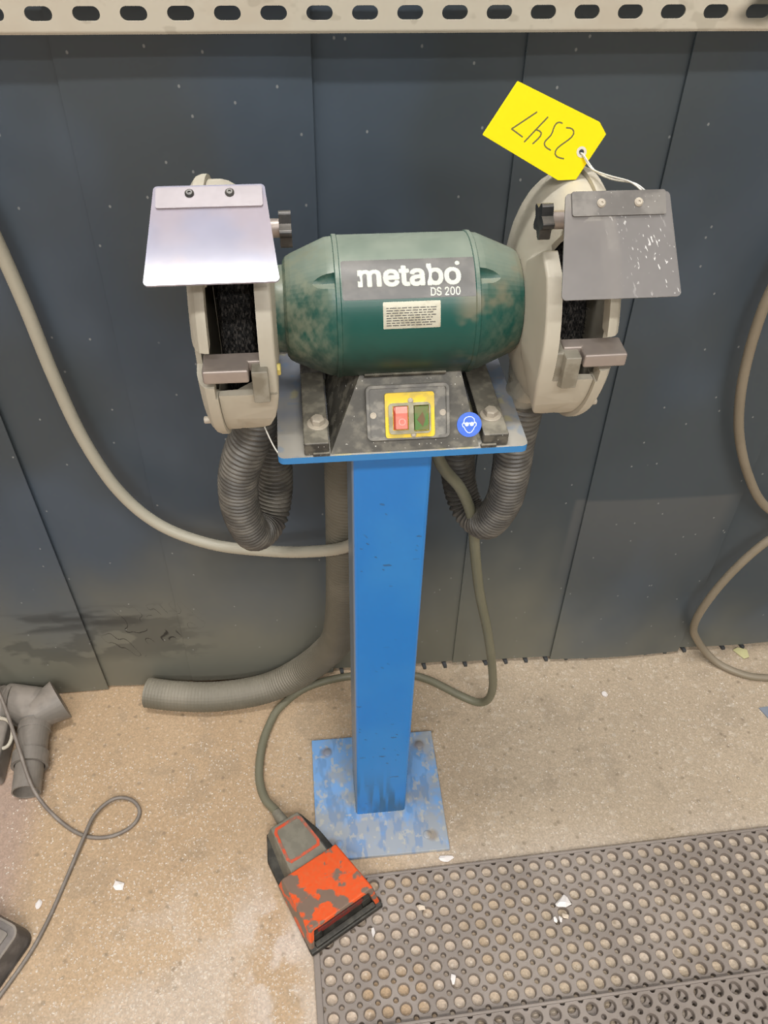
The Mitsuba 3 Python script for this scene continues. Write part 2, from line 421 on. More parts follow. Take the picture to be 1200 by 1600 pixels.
def visor_mat(name, color, rough, dens, spec=0.5):
    scene[name] = {
        "type": "blendbsdf", "weight": proc(scratch(dens)),
        "bsdf_0": {"type": "thindielectric", "int_ior": 1.5},
        "bsdf_1": {"type": "twosided", "bsdf": {"type": "principled", "base_color": proc(color), "roughness": rough, "specular": spec}},
    }
    return name


VISL = visor_mat("sheen_visor", lambda p, n, uv: mix((0.34, 0.30, 0.335), (0.30, 0.295, 0.37), smoothstep(0.35, 0.65, fbm(p.x * 24, p.y * 24, p.z * 24, 3))), 0.10, 0.94, 0.7)  # dusty plastic; lilac sheen of the reflected ceiling painted into the base colour
VISR = visor_mat("scratched_visor", lambda p, n, uv: mix((0.235, 0.218, 0.206), (0.8, 0.78, 0.75), smoothstep(0.84, 0.90, noise(p.x * 620 + p.z * 300, p.z * 330 - p.x * 190, 3.0)) * smoothstep(0.17, 0.215, p.x + 0.6 * (p.z - 1.27)) * smoothstep(0.3, 0.55, fbm(p.x * 60, p.z * 60, 3.0, 2))), 0.4, 0.58)
STRIPL = mat("visor_strip_sheen", dusty((0.26, 0.225, 0.235), (0.33, 0.29, 0.30), 0.3, 0.3, 70), 0.32, 0.0)  # lilac reflection on the metal strip painted as its pale colour
STRIPR = mat("visor_strip_dark", dusty((0.10, 0.092, 0.085), (0.3, 0.28, 0.25), 0.3, 0.3, 70, 0.6), 0.38, 0.4)

# ------------------------------------------------------------------ the hall
x0, x1, y0, y1, zc = ROOM
obj("floor", box(x0, x1, y0, y1, -0.1, 0.0), FLOOR, False, kind="structure")
obj("ceiling", box(x0, x1, y0, y1, zc, zc + 0.1), PALEWALL, False, kind="structure")
obj("wall_left", box(x0 - 0.1, x0, y0, y1, 0, zc), PALEWALL, False, kind="structure")
obj("wall_right", box(x1, x1 + 0.1, y0, y1, 0, zc), PALEWALL, False, kind="structure")
obj("wall_front", box(x0, x1, y0 - 0.1, y0, 0, zc), PALEWALL, False, kind="structure")
obj("wall_back", box(x0, x1, y1 - 0.2, y1, 0, zc), DARKWALL, False, kind="structure")
obj("wall_back__shade_bar", moved(box(-1.3, 1.45, 0.365, 0.43, 0.0, 0.06), frame(V(1, -0.0134, 0), (0, 1, 0), (0, 0, 1))), DARKWALL, False)  # added dark bar standing in for the shade below the strips
rib_mesh = hull([(dx, y, z) for dx, y in ((-0.006, 0.372), (0.004, 0.372), (-0.001, 0.344), (0.006, 0.344)) for z in (0.0, 0.0075)])
for k in range(26):
    obj("wall_back__rib", moved(rib_mesh, frame((1, 0, 0), (0, 1, 0), (0, 0, 1), (-0.30 + 0.0485 * k, -0.0134 * (-0.3 + 0.0485 * k), 0))), DARKWALL, False)

# ceiling lamps
scene["lamp_glow"] = {"type": "diffuse", "reflectance": {"type": "rgb", "value": [0.8, 0.8, 0.8]}}
for i, (cx, cy, ln, wd) in enumerate(LAMP_SPOTS):
    k = "ceiling_lamp" if i == 0 else f"ceiling_lamp_{i:03d}"
    obj(k + "__housing", rbox(cx - ln / 2, cx + ln / 2, cy - wd / 2 - 0.01, cy + wd / 2 + 0.01, zc - 0.07, zc - 0.002, 0.01), PALEWALL)
    scene[k + "__diffuser"] = {"type": "rectangle", "to_world": T().translate([cx, cy, zc - 0.0715]).rotate([1, 0, 0], 180).scale([ln / 2 - 0.01, wd / 2, 1]), "bsdf": {"type": "ref", "id": "lamp_glow"},
                               "emitter": {"type": "area", "radiance": {"type": "rgb", "value": list(LAMP_RADIANCE)}}}
    tag(k, ["long white ceiling lamp straight above the grinder", "long white ceiling lamp behind the camera on the left", "long white ceiling lamp behind the camera on the right",
            "long white ceiling lamp farthest back on the left", "long white ceiling lamp farthest back on the right"][i], "lamp", "ceiling lamps")

# rubber strips hanging along the wall: (x left top, x left bottom, x right top, x right bottom, y offset, z bottom)
for (a0, a1, b0, b1, off, zb) in [(-1.25, -1.25, -0.94, -0.93, 0.008, 0.004), (-0.97, -0.96, -0.5935, -0.5885, -0.004, 0.004), (-0.63, -0.62, -0.36, -0.375, 0.006, 0.006), (-0.3740, -0.3995, -0.0690, -0.0755, 0.000, 0.008),
                                  (-0.10, -0.10, 0.23, 0.22, 0.008, 0.012), (0.1965, 0.205, 0.44, 0.47, 0.002, 0.013), (0.4055, 0.4375, 0.7150, 0.7500, -0.005, 0.010), (0.69, 0.71, 1.05, 1.05, 0.004, 0.016), (1.0, 1.0, 1.4, 1.4, -0.003, 0.01)]:
    nx, nz = 14, 60
    s, t = np.meshgrid(np.linspace(0, 1, nx), np.linspace(0, 1, nz), indexing="ij")
    z = 2.0 + (zb - 2.0) * t
    h = np.clip((1.37 - z) / 1.37, -1, 1)
    xx = (a0 + (a1 - a0) * h) * (1 - s) + (b0 + (b1 - b0) * h) * s
    wob = meshkit.fbm(np.stack([xx * 2.2 + 5 * off * 300, z * 1.1, 0 * z], -1), 3, 3) - 0.5
    yy = wall_y(xx) + off + 0.012 * wob * np.sin(np.pi * np.clip(s, 0.0, 1)) + 0.002 * (1 - np.sin(np.pi * s))
    F = np.stack([xx, yy - 0.0015, z], -1).reshape(-1, 3)
    B = np.stack([xx, yy + 0.0015, z], -1).reshape(-1, 3)
    i, j = np.meshgrid(np.arange(nx - 1), np.arange(nz - 1), indexing="ij")
    q = np.stack([i * nz + j, i * nz + j + 1, (i + 1) * nz + j + 1, (i + 1) * nz + j], -1).reshape(-1, 4)
    N = nx * nz
    ring = np.r_[np.arange(nz), np.arange(1, nx) * nz + nz - 1, (nx - 1) * nz + np.arange(nz - 2, -1, -1), np.arange(nx - 2, 0, -1) * nz]
    r2 = np.roll(ring, -1)
    e = np.stack([r2, ring, ring + N, r2 + N], 1)
    allq = np.vstack([q, q[:, ::-1] + N, e])
    m = trimesh.Trimesh(np.vstack([F, B]), np.vstack([allq[:, [0, 1, 2]], allq[:, [0, 2, 3]]]), process=False)
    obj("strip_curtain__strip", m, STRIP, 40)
obj("strip_curtain__hanging_rail", box(-1.3, 1.45, 0.36, 0.40, 1.96, 2.0), BEAM, False)
tag("strip_curtain", "wall of overlapping dark slate rubber strips hanging behind the grinder", "curtain")

# slotted strut channel in front of the strips
sl = lambda cx, cz: shapely.box(cx - 0.0072, cz - 0.0072, cx + 0.0072, cz + 0.0072).union(Point(cx - 0.0072, cz).buffer(0.0072, quad_segs=6)).union(Point(cx + 0.0072, cz).buffer(0.0072, quad_segs=6))
poly = shapely.box(-1.4, -0.0163, 1.4, 0.0163)
poly = poly.difference(shapely.union_all([sl(-0.3603 + 0.05 * k, 0.0) for k in range(-20, 36)]))
BM = frame(V(1, -0.0134, 0), (0, 0, 1), (0, -1, 0), (0, 0.2746, 1.3717))
strut = [plate(poly, 0.0022, BM)]
for sgn in (-1, 1):
    strut.append(moved(rbox(-1.4, 1.4, 0.0, 0.0025, -0.0205, 0.0205, 0.001), frame(V(1, -0.0134, 0), (0, 0, 1), (0, -1, 0), (0, 0.2946, 1.3717 + sgn * 0.0195 - 0.00125)) @ np.array([[1, 0, 0, 0], [0, 1, 0, 0], [0, 0, 1, 0], [0, 0, 0, 1.0]])))
for sgn in (-1, 1):
    strut.append(cyl((-1.4, 0.2766 + 0.0188, 1.3717 + sgn * 0.0163), (1.4, 0.2766 - 0.0188, 1.3717 + sgn * 0.0163), 0.0042, 20))
obj("slotted_strut_channel__channel", cat_(*strut), BEAM, 25)
for bx in (-1.2, 1.2):
    obj("slotted_strut_channel__bracket", box(bx - 0.02, bx + 0.02, 0.31 - 0.0134 * bx, 0.4195, 1.35, 1.39), BEAM, False)
tag("slotted_strut_channel", "cream steel strut channel with a row of oblong slots above the grinder", "rail")

# ------------------------------------------------------------------ the stand
tp = 1.0019
obj("blue_stand__column",
    trimesh.creation.extrude_polygon(rrect(-0.05, 0.05, 0.0, 0.1, 0.006, 6), tp - 0.010, engine="earcut").apply_translation((0, 0, 0.010)), COLUMN, 30, label="upright square column painted blue")
obj("blue_stand__foot_plate", rbox(-0.133, 0.129, -0.087, 0.1755, 0.0, 0.010, 0.0015), FOOT, 30, label="worn square foot plate with bolts")
for bx, by in ((-0.100, 0.143), (0.098, 0.143), (-0.088, -0.058), (0.088, -0.055)):
    obj("blue_stand__anchor_bolt", lathe([(0, 0), (0, 0.0085), (0.002, 0.0085), (0.0035, 0.006), (0.004, 0)], 20, frame((1, 0, 0), (0, 1, 0), (0, 0, 1), (bx, by, 0.010))), FOOT)
obj("blue_stand__top_plate", moved(trimesh.creation.extrude_polygon(rrect(-0.1355, 0.151, -0.05, 0.158, 0.008), 0.009, engine="earcut"), frame((1, 0, 0), (0, 1, 0), (0, 0, 1), (0, 0, tp))), TOPP, 30, label="worn blue top plate with dust and yellow flecks")
for bx, by in ((-0.0880, -0.012), (0.112, -0.012)):
    obj("blue_stand__bolt_end", cyl((bx, by, tp - 0.025), (bx, by, tp), 0.0042, 14, bevel=0.001), BOLTM)
tag("blue_stand", "blue steel pedestal stand with square column carrying the bench grinder", "stand")

# ------------------------------------------------------------------ the bench grinder
G = "bench_grinder"
XC, YC, ZC, RM = 0.010, 0.045, 1.143, 0.0740
tag(G, "green double bench grinder with two black brush wheels bolted on the blue stand", "bench grinder")
A = AX((XC, YC, ZC))
fil = lambda cx, cr, r, a0, a1, n=6: [(cx + r * math.cos(a), cr + r * math.sin(a)) for a in np.linspace(a0, a1, n)]
hx = 0.0735
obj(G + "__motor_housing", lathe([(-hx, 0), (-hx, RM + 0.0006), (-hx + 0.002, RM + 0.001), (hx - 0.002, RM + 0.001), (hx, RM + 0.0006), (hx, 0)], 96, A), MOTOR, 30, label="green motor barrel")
bell = lathe([(hx, 0), (hx, RM), (hx + 0.008, RM - 0.0008), (0.100, 0.0655), (0.119, 0.0575), (0.124, 0.0545), (0.127, 0.050), (0.127, 0.0465), (0.142, 0.0455), (0.142, 0)], 80)
ca, sa = math.cos(math.radians(51)), math.sin(math.radians(51))
for sgn in (-1, 1):
    # a scoop cut into the end bell, its mouth towards the barrel
    cut = []
    for dz, rr, rad in ((hx + 0.001, RM + 0.002, 0.0095), (hx + 0.014, RM - 0.001, 0.0075), (hx + 0.030, RM - 0.004, 0.0025)):
        cut.append(_ball.vertices * V(rad, rad, 0.003) + V(rr, 0, dz))
    sc = trimesh.convex.convex_hull(np.vstack(cut))
    # local axes: radial direction (-y cos, z sin); around it
    Rm = frame((-ca, sa, 0), (-sa, -ca, 0), (0, 0, 1))
    b = from_m(to_m(bell) - to_m(moved(sc, Rm)))
    if sgn < 0:
        b = moved(b, np.diag([1, 1, -1, 1.0]))
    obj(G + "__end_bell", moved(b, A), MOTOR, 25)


def wrap(mesh, r, ang0, xoff):
    """Bends a flat mesh (x along the axis, y upwards, z outwards) round the motor barrel."""
    v = mesh.vertices
    a = math.radians(ang0) + v[:, 1] / r
    R = r + v[:, 2]
    out = mesh.copy()
    out.vertices = np.stack([v[:, 0] + xoff, YC - R * np.cos(a), ZC + R * np.sin(a)], 1)
    return out


def sheet(poly, depth, nmax=0.004):
    m = trimesh.creation.extrude_polygon(poly, depth, engine="earcut")
    v, f = trimesh.remesh.subdivide_to_size(m.vertices, m.faces, nmax)
    return trimesh.Trimesh(v, f)


RB = RM + 0.001
deg = RB * math.pi / 180
MH = G + "__motor_housing"
for xr in (-0.0715, 0.0715):
    obj(MH + "__ring_band", lathe([(xr - 0.0028, RM - 0.004), (xr - 0.0028, RM + 0.0014), (xr - 0.0020, RM + 0.0022), (xr + 0.0020, RM + 0.0022), (xr + 0.0028, RM + 0.0014), (xr + 0.0028, RM - 0.004)], 96, A), MOTOR, 30)
obj(MH + "__name_plate", wrap(sheet(rrect(-0.0575, 0.0835, 0, 32.0 * deg, 0.003), 0.0004), RB, 35.0, 0.0), STICKER, 40, label="dark name plate sticker")


def lettering(text, x_a, x_b, ang0, h_deg, bold=True, grow=0.0, smooth_h=0.02):
    t = meshkit.text_mesh(text, smooth_h, 0.0004, bold)
    lo, hi = t.bounds
    v = t.vertices.copy()
    v[:, 0] = (v[:, 0] - lo[0]) / (hi[0] - lo[0]) * (x_b - x_a)
    v[:, 1] = (v[:, 1] - lo[1]) / (hi[1] - lo[1]) * h_deg * deg
    t.vertices = v
    return cat_(*[wrap(moved(t, frame((1, 0, 0), (0, 1, 0), (0, 0, 1), (a, b, 0))), RB + 0.0004, ang0, x_a) for a, b in ([(0, 0)] + [(grow * math.cos(k), grow * math.sin(k)) for k in np.arange(8) * math.pi / 4] if grow else [(0, 0)])])


obj(MH + "__brand_lettering", lettering("metabo", -0.0410, 0.0635, 44.4, 17.4, True, 0.00045), WHITE, False, label="white brand lettering")
obj(MH + "__model_lettering", lettering("DS 200", 0.0320, 0.0625, 36.2, 6.6, True), WHITE, False, label="small white model lettering")
obj(MH + "__registered_mark", wrap(sheet(Point(0.0612, 0).buffer(0.0024), 0.0004), RB + 0.0004, 61.7, 0), WHITE, False)
obj(MH + "__rating_label", wrap(sheet(rrect(-0.0172, 0.0418, 0, 20.6 * deg, 0.001), 0.0005), RB, 12.2, 0.0), LABEL, 40, label="small worn rating label")
rows = []
for r in range(8):
    yv, xv = (2.2 + 1.9 * r) * deg, -0.014
    while xv < 0.037:
        w = float(rng.uniform(0.002, 0.007))
        if xv + w < 0.038:
            rows.append(shapely.box(xv, yv, xv + w, yv + 0.0011))
        xv += w + 0.0012
obj(MH + "__rating_print", cat_(*[wrap(trimesh.creation.extrude_polygon(g, 0.0002, engine="earcut"), RB + 0.0005, 12.2, 0) for g in rows]), INK, False)

# base casting with its slanted front panel
base = hull([(-0.076, -0.047, 1.0115), (0.093, -0.047, 1.0115), (-0.076, 0.137, 1.0115), (0.093, 0.137, 1.0115), (-0.0375, 0.0002, 1.0905), (0.0725, 0.0002, 1.0905), (-0.0375, 0.09, 1.0905), (0.0725, 0.09, 1.0905)])
pads = [rbox(a, b, -0.048, 0.138, 1.0112, 1.0285, 0.002) for a, b in ((-0.1055, -0.0775), (0.0975, 0.1265))]
pads += [hull([(a, 0.085, 1.02), (b, 0.085, 1.02), (a, 0.128, 1.02), (b, 0.128, 1.02), (a, 0.095, 1.055), (b, 0.095, 1.055), (a, 0.12, 1.055), (b, 0.12, 1.055)]) for a, b in ((-0.1045, -0.075), (0.092, 0.1255))]
saddle = lathe([(-0.045, 0), (-0.045, RM + 0.004), (0.045, RM + 0.004), (0.045, 0)], 48, A)
sad = from_m(to_m(saddle) ^ to_m(box(-0.05, 0.07, -0.02, 0.11, 1.03, 1.092)))
lips = [rbox(a, b, -0.0505, -0.046, 1.0112, 1.0155, 0.001) for a, b in ((-0.096, -0.077), (0.095, 0.113))]
obj(G + "__base", cat_(base, *pads, sad, *lips), BLACKB, 25, label="black dusty base casting")
for bx in (-0.0885, 0.1115):
    obj(G + "__bolt", hexbolt((bx, -0.013, 1.0285), (0, 0, 1), 0.014, 0.0075, 0.0125), BOLTM, 25)

# switch on the panel: local x right, y up the panel, z out of it
pn, pd = V(0, -0.8622, 0.5065), V(0, 0.5065, 0.8622)
PM = frame((1, 0, 0), pd, pn, (0, -0.047, 1.012))
SW = G + "__switch"
fr = rrect(-0.0345, 0.0582, 0.0135, 0.0742, 0.006)
obj(SW, cat_(plate(fr, 0.006, PM), plate(fr.difference(fr.buffer(-0.0032)), 0.0095, PM)), SWF, 25, label="push switch in a grey frame with red and green buttons")
obj(SW + "__yellow_plate", plate(rrect(-0.0140, 0.0412, 0.0155, 0.0655, 0.003), 0.0105, PM), YEL, 25, label="yellow plate behind the buttons")
bo = rrect(-0.0105, 0.0365, 0.0200, 0.0545, 0.0045)
obj(SW + "__rubber_boot", cat_(plate(bo.difference(shapely.box(-0.0060, 0.024, 0.0118, 0.0515)).difference(shapely.box(0.0175, 0.0225, 0.0345, 0.0515)), 0.0135, PM)), CLEARB, 25, label="cloudy cover rim round the buttons")
rb = hull([(a, b, 0.008) for a in (-0.0060, 0.0118) for b in (0.024, 0.0515)] + [(a, b, 0.0165) for a in (-0.0030, 0.0100) for b in (0.0262, 0.0435)] + [(a, 0.0505, 0.013) for a in (-0.0025, 0.0105)])
obj(SW + "__stop_button", moved(rb, PM), RED, False, label="red stop button with a ring mark")
ringp = Point(0.004, 0.034).buffer(0.0040, quad_segs=8).difference(Point(0.004, 0.034).buffer(0.0029, quad_segs=8))
obj(SW + "__stop_mark", plate(ringp, 0.0004, PM @ frame((1, 0, 0), (0, 1, 0), (0, 0, 1), (0, 0, 0.0165))), mat("pale_red", (0.70, 0.32, 0.27), 0.5), False)
gb = hull([(a, b, 0.008) for a in (0.0175, 0.0345) for b in (0.0225, 0.0515)] + [(a, b, 0.0150) for a in (0.0185, 0.0335) for b in (0.024, 0.050)])
obj(SW + "__start_button", moved(gb, PM), GREEN, False, label="green start button with a brown triangle")
obj(SW + "__start_mark", plate(Polygon([(0.0207, 0.0358), (0.0272, 0.0440), (0.0300, 0.0358), (0.0272, 0.0275)]), 0.0004, PM @ frame((1, 0, 0), (0, 1, 0), (0, 0, 1), (0, 0, 0.0150))), BROWN, False)
for sx, sy, hh in ((0.0145, 0.0565, 0.0105), (0.0170, 0.0185, 0.0105)):
    obj(SW + "__screw", moved(lathe([(0, 0), (0, 0.0032), (0.0015, 0.0030), (0.0024, 0.0016), (0.0024, 0)], 16), PM @ frame((1, 0, 0), (0, 1, 0), (0, 0, 1), (sx, sy, hh))), BOLTM, 25)
for sx in (-0.0270, 0.0512):
    obj(SW + "__mounting_hole", moved(lathe([(0, 0), (0, 0.0036), (0.0008, 0.0036), (0.0008, 0.0026), (0.0002, 0.0024), (0.0002, 0)], 18), PM @ frame((1, 0, 0), (0, 1, 0), (0, 0, 1), (sx, 0.0412, 0.006))), BOLTM, 25)
# eye protection sign
SG = PM @ frame((1, 0, 0), (0, 1, 0), (0, 0, 1), (0.0822, 0.0250, 0))
K = G + "__safety_sign"
obj(K, plate(Point(0, 0).buffer(0.0142, quad_segs=12), 0.0008, SG), SIGNB, False, label="round blue eye protection sign with a white face in goggles")
head = Polygon([(-0.0062, 0.003), (-0.0058, 0.0062), (-0.0035, 0.0085), (0, 0.0094), (0.0035, 0.0085), (0.0058, 0.0062), (0.0062, 0.003), (0.0082, 0.0012), (0.0078, -0.0016), (0.0062, -0.0025), (0.0046, -0.0060), (0.0022, -0.0088), (0, -0.0094),
                (-0.0022, -0.0088), (-0.0046, -0.0060), (-0.0062, -0.0025), (-0.0078, -0.0016), (-0.0082, 0.0012)]).buffer(0.0004)
gog = shapely.union_all([head.difference(head.buffer(-0.00095)), Point(-0.0029, 0.0005).buffer(0.0024), Point(0.0029, 0.0005).buffer(0.0024), shapely.box(-0.0068, 0.0012, 0.0068, 0.0024)])
obj(K + "__pictogram", plate(gog, 0.0003, SG @ frame((1, 0, 0), (0, 1, 0), (0, 0, 1), (0, 0, 0.0008))), SIGNW, False)

# wheel guards, brush wheels, tool rests, visors; built for the right-hand side, x measured from the middle, then mirrored
GC = (YC, 1.1465)
GX, RX = 0.0045, 0.0115
brush_v = rng.random((5200, 4))


def mirror(mesh, sgn, gx=None):
    M = frame((sgn, 0, 0), (0, 1, 0), (0, 0, 1), (GX if gx is None else gx, 0, 0))
    return moved(mesh, M)  # trimesh turns the faces of a mirrored mesh


WA = AX((0, GC[0], GC[1]))
h = math.pi / 2
for sgn, side in ((-1, "left"), (1, "right")):
    g = G + "__wheel_guard" if sgn < 0 else G + "__wheel_guard_001"
    ri, ro = 0.1295, 0.1345
    outer = lathe([(0.130, 0), (0.130, 0.045), (0.1325, 0.062), (0.1370, 0.080), (0.1425, 0.095), (0.1490, 0.1070), (0.1560, 0.1165), (0.1640, 0.1240), (0.1710, 0.1280), (0.178, ri), (0.1900, ri), (0.1900, 0)], 84, WA)
    core = lathe([(0.142, 0), (0.142, 0.080), (0.156, 0.106), (0.172, 0.1195), (0.1895, 0.1205), (0.1895, 0)], 80, WA)
    arc = [(YC - 0.1262 * math.cos(t), GC[1] + 0.1262 * math.sin(t)) for t in np.radians(np.linspace(-12, 38, 16))]
    jaw = hull([(x, y, z) for x in (0.1345, 0.180) for y, z in arc + [(-0.030, 1.236), (0.015, 1.205), (0.02, 1.125)]] + [(xx, YC - 0.1262 * math.cos(t), GC[1] + 0.1262 * math.sin(t)) for xx, t in ((0.1365, -0.35), (0.1400, -0.52), (0.1460, -0.72), (0.1550, -0.95), (0.1660, -1.15), (0.180, -0.5), (0.180, -1.0))], 0.0035)
    outlet = hull(np.vstack([[(x, y, 1.12) for x in (0.150, 0.184) for y in (-0.03, 0.11)], [(0.166 + 0.021 * math.cos(t), 0.056 + 0.024 * math.sin(t), 1.008) for t in np.linspace(0, 2 * math.pi, 16)]]))
    body = (to_m(outer) + to_m(outlet) + to_m(jaw)) - to_m(core)
    # front mouth: above the lower shell, up to the visor
    body -= to_m(box(0.1467, 0.21, -0.2, -0.005, 1.124, 1.222))
    body -= to_m(hull([(x, y, z) for x in (0.1467, 0.21) for y, z in ((-0.2, 1.2), (-0.2, 1.30), (0.0, 1.2), (-0.015, 1.262))]))
    obj(g, mirror(from_m(body), sgn), CAST, 28, label=f"grey cast guard round the {side} brush wheel")
    cov = lathe([(0.1905, 0), (0.1905, ro), (0.1965, ro), (0.2015, 0.1325), (0.2055, 0.1275), (0.2085, 0.1195), (0.2105, 0.1090), (0.2114, 0.0950), (0.2116, 0.0700), (0.2116, 0)], 84, WA)
    cov = to_m(cov) - to_m(lathe([(0.180, 0), (0.180, 0.119), (0.1970, 0.117), (0.2060, 0.090), (0.2060, 0)], 60, WA))
    cov -= to_m(box(0.17, 0.1925, -0.2, -0.045, 1.124, 1.262))
    cov -= to_m(box(0.17, 0.23, -0.2, -0.045, 1.138, 1.176))
    obj(g + "__cover", mirror(from_m(cov), sgn), CAST, 28)
    obj(g + "__cover_bolt", mirror(cyl((0.200, -0.052, 1.072), (0.213, -0.052, 1.072), 0.004, 12, bevel=0.001), sgn), BOLTM)
    # brush wheel
    k = G + "__brush_wheel" if sgn < 0 else G + "__brush_wheel_001"
    obj(k, mirror(lathe([(0.150, 0), (0.150, 0.090), (0.153, 0.0955), (0.181, 0.0955), (0.184, 0.090), (0.184, 0)], 64, WA), sgn), BRISTLE, 30, label=f"black bristle wheel in the {side} guard")
    a = brush_v[:, 0] * 2 * np.pi
    bx = 0.151 + 0.032 * brush_v[:, 1]
    rad = 0.0975 + 0.0060 * brush_v[:, 2]
    tip = np.stack([bx + 0.006 * (brush_v[:, 3] - 0.5), GC[0] + rad * np.cos(a + 0.03 * (brush_v[:, 2] - 0.5)), GC[1] + rad * np.sin(a + 0.03 * (brush_v[:, 2] - 0.5))], 1)
    q1 = np.stack([bx - 0.0006, GC[0] + 0.092 * np.cos(a), GC[1] + 0.092 * np.sin(a)], 1)
    q2 = np.stack([bx + 0.0006, GC[0] + 0.092 * np.cos(a + 0.004), GC[1] + 0.092 * np.sin(a + 0.004)], 1)
    q3 = np.stack([bx, GC[0] + 0.092 * np.cos(a - 0.010), GC[1] + 0.092 * np.sin(a - 0.010)], 1)
    n = len(a)
    f = np.arange(n)
    bm = trimesh.Trimesh(np.vstack([q1, q2, q3, tip]), np.vstack([np.stack([f, f + n, f + 3 * n], 1), np.stack([f + n, f + 2 * n, f + 3 * n], 1), np.stack([f + 2 * n, f, f + 3 * n], 1)]), process=False)
    obj(k + "__bristles", mirror(bm, sgn), BRISTLE, False, kind="stuff")
    # tool rest
    k = G + "__tool_rest" if sgn < 0 else G + "__tool_rest_001"
    zt = 1.1605
    rest = cat_(rbox(0.147, 0.2085, -0.078, -0.062, zt - 0.012, zt, 0.002), rbox(0.1645, 0.2085, -0.0935, -0.070, zt - 0.015, zt, 0.0025))
    obj(k, mirror(rest, sgn, RX), STEEL, 25, label=f"steel tool rest plate on the {side} guard")
    arm = cat_(hull([(x, y, z) for x in (0.1475, 0.1610) for y, z in ((-0.092, zt - 0.004), (-0.075, zt - 0.004), (-0.092, zt - 0.038), (-0.082, zt - 0.043), (-0.070, zt - 0.036))], 0.0012),
               hull([(x, y, z) for x in (0.1415, 0.1470) for y, z in ((-0.080, zt - 0.006), (-0.056, zt - 0.004), (-0.080, zt - 0.036), (-0.060, zt - 0.040))], 0.003))
    obj(k + "__clamp", mirror(arm, sgn, RX), CASTD, 25)
    obj(k + "__clamp_bolt", mirror(hexbolt((0.1410, -0.070, zt - 0.016), (-1, 0, 0), 0.011, 0.005, 0.008), sgn, RX), ZINC, 25, label="yellow zinc bolt")
    # visor with strip, screws, hinge arm and knob
    ang, ty, tz = (60.0, -0.040, 1.3160) if sgn < 0 else (41.7, -0.060, 1.3088)
    an = math.radians(ang)
    vn, vu = V(0, -math.cos(an), math.sin(an)), V(0, math.sin(an), math.cos(an))
    VM = frame((1, 0, 0), vu, vn, (0, ty, tz))
    cx = -0.172 if sgn < 0 else 0.1862
    k = G + "__visor" if sgn < 0 else G + "__visor_001"
    top_w, bot_w, hh = (0.0475, 0.0560, 0.0955) if sgn < 0 else (0.0478, 0.0548, 0.0930)
    vp = Polygon([(cx - top_w + 0.004, -0.004), (cx + top_w - 0.004, -0.004), (cx + bot_w - 0.004, -hh + 0.004), (cx - bot_w + 0.004, -hh + 0.004)]).buffer(0.004, quad_segs=6)
    vis = plate(vp, 0.002, VM @ frame((1, 0, 0), (0, 1, 0), (0, 0, 1), (0, 0, -0.002)))
    obj(k, vis, VISL if sgn < 0 else VISR, False, label="glossy eye shield over the left wheel with a painted pale sheen" if sgn < 0 else "grey scratched eye shield over the right wheel")
    sw_ = 0.0452 if sgn < 0 else 0.0428
    obj(k + "__clamp_strip", plate(rrect(cx - sw_, cx + sw_, -0.0232 if sgn < 0 else -0.0205, -0.003 if sgn < 0 else 0.001, 0.002), 0.0022, VM), STRIPL if sgn < 0 else STRIPR, False)
    for dx in (-0.0165, 0.0175):
        s = lathe([(0, 0), (0, 0.0040), (0.0010, 0.0040), (0.0022, 0.0026), (0.0022, 0.0012), (0.0012, 0.0008), (0.0012, 0)], 18)
        obj(k + "__screw", moved(s, VM @ frame((1, 0, 0), (0, 1, 0), (0, 0, 1), (cx + dx, -0.0098, 0.0022))), KNOBM if sgn < 0 else BOLTM, 25)
    kz, ky = 1.2680, -0.024
    tipv = V(0, ty, tz) - vu * 0.012 - vn * 0.006
    arm = hull([(x, y, z) for x in (0.1475, 0.1535) for y, z in ((ky, kz), (tipv[1], tipv[2]), (ky + 0.012, kz - 0.012), (tipv[1] + 0.010, tipv[2] - 0.004))], 0.004)
    hinge = cat_(arm, rbox(0.1475, 0.195, ty + 0.001, ty + 0.012, tz - 0.022, tz - 0.012, 0.001))
    obj(k + "__hinge_arm", mirror(hinge, sgn, RX + 0.001), STEEL, 25)
    star = Polygon([((0.0185 if i % 2 == 0 else 0.0095) * math.cos(i * math.pi / 5 + 0.5), (0.0185 if i % 2 == 0 else 0.0095) * math.sin(i * math.pi / 5 + 0.5)) for i in range(10)]).buffer(-0.002).buffer(0.0035)
    kn = moved(trimesh.creation.extrude_polygon(star, 0.011, engine="earcut"), frame((0, 1, 0), (0, 0, 1), (1, 0, 0), (0.1165, ky, kz)))
    obj(k + "__knob", mirror(kn, sgn, RX + 0.001), KNOBM, 25, label="black star knob")
    obj(k + "__knob_stem", mirror(cyl((0.125, ky, kz), (0.150, ky, kz), 0.0085, 18, bevel=0.0008), sgn, RX + 0.001), STEEL)
    # outlet spigot under the guard
    obj(g + "__outlet", mirror(cyl((0.170 if sgn < 0 else 0.160, 0.056, 0.975), (0.169 if sgn < 0 else 0.166, 0.056, 1.03), 0.0215, 28), sgn), CASTD)
obj(G + "__earth_wire", tube([(-0.150, -0.015, 1.035), (-0.142, -0.03, 1.02), (-0.134, -0.04, 1.008), (-0.128, -0.03, 0.997)], 0.0009, 6), STRING)

